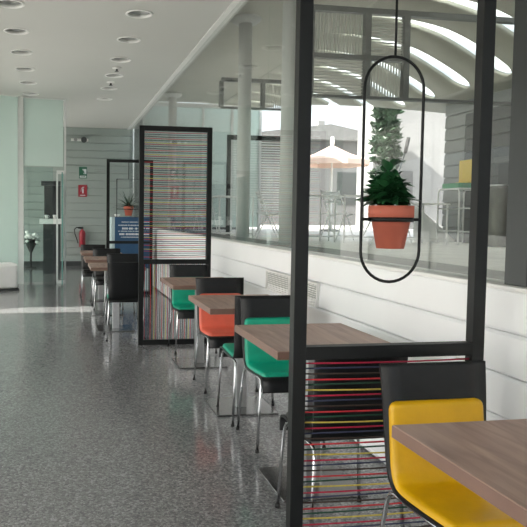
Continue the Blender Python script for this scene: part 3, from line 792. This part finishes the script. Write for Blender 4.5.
for a_, b_ in zip(segs, segs[1:]): vquad(a_, b_, -3, 16.6, -3, 16.6)
tail = [XB, 6.5, 6.6, 6.75]
VP.append((6.8, 3.22))
for a_, b_ in zip(tail, tail[1:]): vquad(a_, b_, -3, 16.6, -3, 16.6)
for a_, b_ in zip(xsamp, xsamp[1:]):
    vquad(a_, b_, -3, Y0, -3, Y0); vquad(a_, b_, Y1, 16.6, Y1, 16.6)
    for yc in slot_y:
        # slots lean a little along the terrace
        vquad(a_, b_, yc-0.4925, yc-slot_hw(a_), yc-0.4925, yc-slot_hw(b_))
        vquad(a_, b_, yc+slot_hw(a_), yc+0.4925, yc+slot_hw(b_), yc+0.4925)
def cut_edge(bm):            # the roof edge runs back at a slant past the side wall
    bmesh.ops.bisect_plane(bm, geom=list(bm.verts)+list(bm.edges)+list(bm.faces), dist=1e-5, plane_co=(6.62, 11.3, 0), plane_no=(4.9, 1.55, 0), clear_outer=True)
bmesh.ops.remove_doubles(bm, verts=list(bm.verts), dist=0.0008)
bmesh.ops.dissolve_degenerate(bm, edges=list(bm.edges), dist=0.0005)
cut_edge(bm)
bmesh.ops.recalc_face_normals(bm, faces=list(bm.faces))
for f in bm.faces: f.smooth = True
vo = finish(bm, 'terrace_vault', M['vault'], None); struct(vo, 'cream vaulted terrace roof with lens shaped skylight slots')
sm = vo.modifiers.new('thickness', 'SOLIDIFY'); sm.thickness = 0.06; sm.offset = 0.0
for yc in slot_y:
    bm = bmesh.new(); A = []; B = []
    for x in xsamp:
        wv = slot_hw(x)+0.01
        A.append(bm.verts.new((x, yc-wv, vz(x)+0.04))); B.append(bm.verts.new((x, yc+wv, vz(x)+0.04)))
    for i in range(len(A)-1): bm.faces.new((A[i], A[i+1], B[i+1], B[i])).smooth = True
    cut_edge(bm)
    if len(bm.faces) == 0: bm.free(); continue
    p = finish(bm, 'skylight_pane', M['opal'], vo)
    q = p.modifiers.new('thickness', 'SOLIDIFY'); q.thickness = 0.008
# grey boarded side wall with dark shutter
mb = MB(); boards(mb, ZT, 3.34, 0.21, 1.0, 10.7, 6.6, -1, 'x', top=3.34, depth=0.02, groove=0.016)
mb.box(6.62, 6.8, 1.0, 10.7, ZT, 3.3)
struct(mb.build('wall_terrace', M['sideclad']), 'grey boarded side wall of the terrace')
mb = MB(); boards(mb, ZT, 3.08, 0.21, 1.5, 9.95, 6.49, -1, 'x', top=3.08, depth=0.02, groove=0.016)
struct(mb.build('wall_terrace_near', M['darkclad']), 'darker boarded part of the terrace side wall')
dd = empty('door_2', (6.45, 8.0, ZT)); struct(dd, 'dark shutter in the grey terrace wall')
MB().box(-0.03, 0.0, -2.4, 1.0, 0, 1.22).build('shutter', M['darkdoor'], dd)
MB().box(-0.10, 0.0, -2.4, 1.02, 1.22, 1.30).build('shutter_head', M['transom'], dd)
t = tag(MB().box(-0.1, 0.1, -0.05, 0.05, 0, 0.86, 0.02).build('white_cabinet', M['terwhite'], loc=(6.33, 8.95, ZT)), 'slim white cabinet against the grey terrace wall', 'cabinet')
for k in (1, 2): MB().box(-0.104, -0.1, -0.045, 0.045, 0.28*k, 0.32*k+0.01).build('shelf_line', M['ledge'], t)
t = empty('metal_drum', (6.2, 8.66, ZT)); tag(t, 'grey metal drum beside the slim white cabinet on the terrace', 'drum')
MB().lathe([(0, 0), (0.16, 0), (0.165, 0.02), (0.155, 0.04), (0.155, 0.82), (0.165, 0.84), (0.16, 0.86), (0, 0.86)], n=26).build('body', M['drum'], t)
MB().lathe([(0, 0.86), (0.15, 0.86), (0.14, 0.885), (0, 0.885)], n=26).build('lid', M['steel'], t)
t = empty('wooden_board', (6.3, 8.12, ZT)); tag(t, 'amber wooden board leaning by the dark shutter', 'board')
MB().box(-0.02, 0.02, -0.2, 0.2, 0.0, 0.9, 0.005).build('panel', M['amber'], t); MB().box(-0.15, 0.15, -0.03, 0.03, 0, 0.04).build('foot', M['amber'], t)

# glazed end added to darken the view, in place of a green window reflection
gp = empty('reflection_backdrop', (2.1, 16.68, ZT)); tag(gp, 'added green glazed backdrop standing in for a window reflection at the terrace end', 'glazed backdrop')
for k in range(4):
    MB().box(0.75*k+0.03, 0.75*k+0.72, -0.006, 0.006, 0.1, 3.12).build('pane', M['frost'], gp)
for k in range(5): MB().box(0.75*k-0.03, 0.75*k+0.03, -0.04, 0.04, 0, 3.16).build('upright', M['alu'], gp)
MB().box(-0.03, 3.03, -0.05, 0.05, 3.1, 3.2).build('head', M['alu'], gp)
MB().box(-0.03, 3.03, 1.8, 1.9, 0.0, 3.2).build('rear_wall', M['house2'], gp)

# columns under the vault
for i, (x, y, lab) in enumerate(((2.62, 9.35, 'round pale terrace column, middle one seen through the window'), (2.62, 7.45, 'round pale terrace column half behind the near screen post'), (2.62, 15.5, 'round pale terrace column farthest along the window'))):
    t = empty('terrace_column', (x, y, ZT)); tag(t, lab, 'column', 'round terrace columns')
    zb_ = 0.10 if x < 2.63 else 0
    MB().lathe([(0, zb_), (0.095, zb_), (0.095, 3.12), (0, 3.12)], n=28).build('shaft', M['column'], t)
    MB().lathe([(0, 3.12), (0.16, 3.12), (0.22, 3.17), (0.22, 3.20), (0, 3.20)], n=28).build('capital', M['column'], t)

# steel transom frames with blinds
def transom_frame(Y, xs_, z0, zm, z1, label, blinds):
    t = empty('transom_frame', (xs_[0], Y, z1)); tag(t, label, 'window frame', 'steel transom frames under the vault')
    bx = lambda x0, x1, za, zb2, nm, mt, y0=-0.04, y1=0.04: MB().box(x0-xs_[0], x1-xs_[0], y0, y1, za-z1, zb2-z1).build(nm, mt, t)
    bx(xs_[0], xs_[-1], z1-0.06, z1, 'top_bar', M['transom'])
    if zm: bx(xs_[0], xs_[-2], zm-0.05, zm, 'middle_bar', M['transom'])
    bx(xs_[0], xs_[-1], z0, z0+0.03, 'bottom_bar', M['transom'])
    for x in xs_: bx(x-0.035, x+0.035, z0+0.03, z1-0.06, 'upright', M['transom'])
    for (i, kind, za, zb2) in blinds:
        xa, xb = xs_[i]+0.045, xs_[i+1]-0.045; mb = MB()
        if kind == 'v':
            x = xa+0.015
            while x < xb-0.01: mb.box(x-xs_[0], x+0.016-xs_[0], -0.006, 0.006, za-z1, zb2-z1); x += 0.034
        else:
            z = za+0.015
            while z < zb2-0.01: mb.box(xa-xs_[0], xb-xs_[0], -0.008, 0.008, z-z1, z+0.013-z1); z += 0.034
        mb.build('blind', M['slat'], t)
transom_frame(7.3, [2.80, 3.48, 3.96, 5.5], 2.76, 3.25, 3.78, 'grey steel transom frame with upright blinds hung under the vault near the plant',
              [(0, 'v', 3.25, 3.71), (1, 'h', 3.25, 3.71), (0, 'h', 2.79, 3.19), (1, 'v', 2.79, 3.19)])
transom_frame(11.5, [2.8, 3.55, 4.28], 3.27, None, 3.80, 'grey steel transom frame farther back under the vault', [(1, 'v', 3.30, 3.72)])
# louvred screen on the terrace
t = empty('louvre_screen', (3.2, 12.6, ZT)); tag(t, 'dark framed screen of white horizontal louvres on the terrace', 'screen')
for x in (0, 1.19): MB().box(x, x+0.07, -0.03, 0.03, 0, 1.95).build('upright', M['frame'], t)
MB().box(0.07, 1.19, -0.03, 0.03, 1.86, 1.95).build('top_rail', M['frame'], t)
mb = MB()
for k in range(30): mb.box(0.07, 1.19, -0.012, 0.012, 0.42+k*0.048, 0.42+k*0.048+0.022)
mb.build('louvre_slats', M['louvre'], t)

# terrace furniture
def bistro_table(x, y, label, sx=0.33, sy=0.33, hgt=0.75):
    t = empty('terrace_table', (x, y, ZT)); tag(t, label, 'table', 'white terrace tables')
    MB().box(-sx, sx, -sy, sy, hgt-0.025, hgt, 0.006).build('tabletop', M['terwhite'], t)
    for a_ in (-1, 1):
        for b_ in (-1, 1): MB().tube([(a_*(sx-0.03), b_*(sy-0.03), 0), (a_*(sx-0.03), b_*(sy-0.03), hgt-0.025)], 0.014, 8).build('leg', M['terwhite'], t)
    mb = MB()
    for a_ in (-1, 1): mb.tube([(-(sx-0.03), a_*(sy-0.03), 0.09), ((sx-0.03), a_*(sy-0.03), 0.09)], 0.011, 8)
    mb.build('foot_bar', M['terwhite'], t)
    return t
bistro_table(4.05, 10.4, 'white terrace table left of the hanging plant, behind the near post')
bistro_table(4.72, 10.2, 'white terrace table just left of the hanging plant pot')
bistro_table(5.3, 9.35, 'white terrace table right of the hanging plant pot', 0.36, 0.36, 0.62)
bistro_table(3.05, 11.6, 'white terrace table in front of the louvred screen')
t0 = None
def terrace_chair(x, y, rz, label):
    global t0
    if t0 is None:
        t = empty('terrace_chair', (0, 0, 0))
        for s_ in (-1, 1):
            MB().tube([(s_*0.2, -0.22, 0), (s_*0.2, -0.02, 0.44), (s_*0.2, 0.2, 0.86)], 0.011, 8).build('back_frame', M['terwhite'], t)
            MB().tube([(s_*0.18, 0.22, 0), (s_*0.18, 0.02, 0.40), (s_*0.18, -0.2, 0.45)], 0.011, 8).build('leg_frame', M['terwhite'], t)
        mb = MB()
        for k in range(6): mb.box(-0.2, 0.2, -0.2+k*0.066, -0.15+k*0.066, 0.445, 0.458)
        mb.build('seat', M['terwhite'], t)
        mb = MB()
        for k in range(3): mb.box(-0.2, 0.2, 0.10+k*0.035, 0.112+k*0.035, 0.64+k*0.075, 0.69+k*0.075)
        mb.build('backrest', M['terwhite'], t)
        t0 = t
    else: t = copy_tree(t0)
    t.location = (x, y, ZT); t.rotation_euler = (0, 0, rz); tag(t, label, 'chair', 'white folding terrace chairs')
terrace_chair(4.75, 10.95, 0.3, 'white folding terrace chair behind the table just left of the plant pot')
terrace_chair(4.05, 11.2, -0.2, 'white folding terrace chair behind the leftmost table seen past the near post')
terrace_chair(5.35, 10.1, 0.1, 'white folding terrace chair behind the table right of the plant pot')
terrace_chair(4.7, 9.3, PI/2, 'white folding terrace chair left of the table right of the plant pot')
terrace_chair(3.75, 11.75, 1.4, 'white folding terrace chair right of the table by the louvred screen')
terrace_chair(3.0, 13.6, 0.2, 'white folding terrace chair behind the louvred screen')
# tubular rack by the side wall, with a yellow board on it
t = empty('tube_rack', (6.1, 9.4, ZT)); tag(t, 'white tubular rack against the grey terrace wall under the yellow panel', 'rack')
for x in (-0.22, 0.22):
    MB().tube([(x, -0.28, 0), (x, -0.28, 0.80), (x, -0.24, 0.84), (x, 0.24, 0.84), (x, 0.28, 0.80), (x, 0.28, 0)], 0.013, 8).build('side_frame', M['terwhite'], t)
for z in (0.2, 0.55):
    for y in (-0.28, 0.28): MB().tube([(-0.22, y, z), (0.22, y, z)], 0.011, 8).build('rail', M['terwhite'], t)
MB().box(-0.22, 0.22, -0.27, 0.27, 0.84, 0.856).build('shelf', M['terwhite'], t)
t = tag(MB().box(-0.2, 0.2, -0.22, 0.22, 0, 0.075, 0.01).build('plastic_tray', M['greenplastic'], loc=(6.1, 9.4, ZT+0.857)), 'green plastic tray on top of the white tubular rack', 'tray')
t = empty('yellow_panel', (6.17, 9.4, ZT+0.933)); tag(t, 'upright yellow plastic panel standing on the green tray', 'panel')
MB().box(-0.03, 0.03, -0.16, 0.16, 0, 0.36, 0.01).build('board', M['yellowpanel'], t); MB().box(-0.08, 0.08, -0.16, 0.16, 0, 0.02).build('base', M['yellowpanel'], t)
# white wedge added in the shape of a sunlit patch
t = tag(MB().prism([(0, 0), (0.72, 0), (0.0, 0.6)], -0.02, 0.02).build('sunlit_wedge', M['terwhite'], loc=(5.77, 10.2, ZT)), 'white wedge standing in for a sunlit patch right of the plant pot', 'panel')
MB().tube([(0, 0, 0.61), (0.73, 0, 0.02)], 0.02, 8).build('top_rail', M['terwhite'], t)
# parasol
t = empty('parasol', (7.2, 17.0, ZT)); tag(t, 'cream and peach square parasol on the terrace behind the near post', 'parasol')
mb = MB(); ap = (0, 0, 2.3); R_ = 1.0; zc_ = 1.88
cor = [(R_, 0), (R_*.72, R_*.72), (0, R_), (-R_*.72, R_*.72), (-R_, 0), (-R_*.72, -R_*.72), (0, -R_), (R_*.72, -R_*.72)]
a0_ = mb.bm.verts.new(ap); rg = [mb.bm.verts.new((x, y, zc_)) for x, y in cor]; mid = [mb.bm.verts.new((x*.5, y*.5, 2.05)) for x, y in cor]; va = [mb.bm.verts.new((x*1.01, y*1.01, zc_-0.13)) for x, y in cor]
for k in range(8):
    k2 = (k+1) % 8
    mb.bm.faces.new((a0_, mid[k], mid[k2])); mb.bm.faces.new((mid[k], rg[k], rg[k2], mid[k2])); mb.bm.faces.new((rg[k], va[k], va[k2], rg[k2]))
mb.build('canopy', M['canvas'], t)
MB().tube([(0, 0, 0.06), (0, 0, 2.5)], 0.025, 10).build('pole', M['terwhite'], t)
MB().lathe([(0, 0), (0.25, 0), (0.25, 0.05), (0.05, 0.08), (0, 0.08)], n=24).build('base', M['ledge'], t)
MB().lathe([(0, 2.30), (0.05, 2.30), (0.06, 2.4), (0.04, 2.52), (0, 2.52)], n=16).build('finial', M['terwhite'], t)
for k in range(8):
    x, y = cor[k]; MB().tube([(0, 0, 2.26), (x*.5, y*.5, 2.03), (x, y, zc_-0.01)], 0.01, 6).build('rib', M['terwhite'], t)
# cypress
def tuft(bm, c, r_, n, seed, up=0.6):
    rr = random.Random(seed)
    for i in range(n):
        a = rr.uniform(0, 2*PI); e = rr.uniform(-0.2, 1.2)
        ovate_leaf(bm, c, (math.cos(a)*math.cos(e), math.sin(a)*math.cos(e), math.sin(e)*up+.3), r_*rr.uniform(.6, 1.2), r_*.42, 0, rr.uniform(-1, 1))
t = empty('cypress', (9.25, 18.0, ZT)); tag(t, 'dark green cypress standing behind the hanging plant beyond the terrace', 'tree')
MB().tube([(0, 0, 0), (0, 0, 3.9)], [0.07, 0.02], 8).build('trunk', M['bark'], t)
mb = MB(); rl = random.Random(9)
for k in range(420):
    z = rl.uniform(0.5, 4.1); rad = 0.42*math.sin(PI*min(1, max(.05, (4.3-z)/4.2))**0.8)**.6; a = rl.uniform(0, 2*PI); q = rad*rl.uniform(.3, 1)
    tuft(mb.bm, (q*math.cos(a), q*math.sin(a), z), 0.2, 12, k)
mb.build('foliage', M['cypress'], t, fix=False)
# leaning pole
t = empty('garden_pole', (8.75, 16.5, ZT)); tag(t, 'slender dark pole leaning on the terrace right of the cypress', 'pole')
MB().tube([(-0.45, 0, 0), (0.28, 0, 2.1)], 0.024, 8).build('shaft', M['mullion'], t); MB().tube([(0.28, 0, 2.1), (0.36, 0, 2.5)], 0.05, 8).build('head', M['rubber'], t)
# houses behind
h1 = empty('house', (0, 27.5, ZT)); tag(h1, 'grey house with a low pitched roof behind the parasol', 'house', 'houses beyond the terrace')
MB().box(7.0, 14.6, 0, 5, 0, 3.65).build('wall', M['house2'], h1)
mb = MB(); mb.prism([(6.6, 3.65), (15.0, 3.65), (11.4, 4.3)], -0.4, 5.3); mb.build('roof', M['rooftile'], h1)
MB().box(11.9, 13.0, -0.03, 0.0, 0.9, 2.3).build('window', M['mullion'], h1)
MB().box(11.6, 11.9, 1.5, 1.9, 3.9, 4.7).build('chimney', M['house'], h1)
h2 = empty('house', (0, 20.5, ZT)); tag(h2, 'white rendered house with flat entrance slab behind the plant', 'house', 'houses beyond the terrace')
MB().box(10.15, 13.6, 0, 1.3, 0, 4.2).build('wall', M['house'], h2)
MB().prism([(9.7, 2.25), (11.3, 2.55), (11.3, 2.68), (9.7, 2.40)], -1.3, 0).build('entrance_slab', M['house'], h2)
MB().box(10.6, 11.5, -0.03, 0.0, 0.05, 1.9).build('doorway', M['house2'], h2)
MB().box(10.1, 13.65, -0.06, 1.36, 4.2, 4.32).build('roof_edge', M['rooftile'], h2)
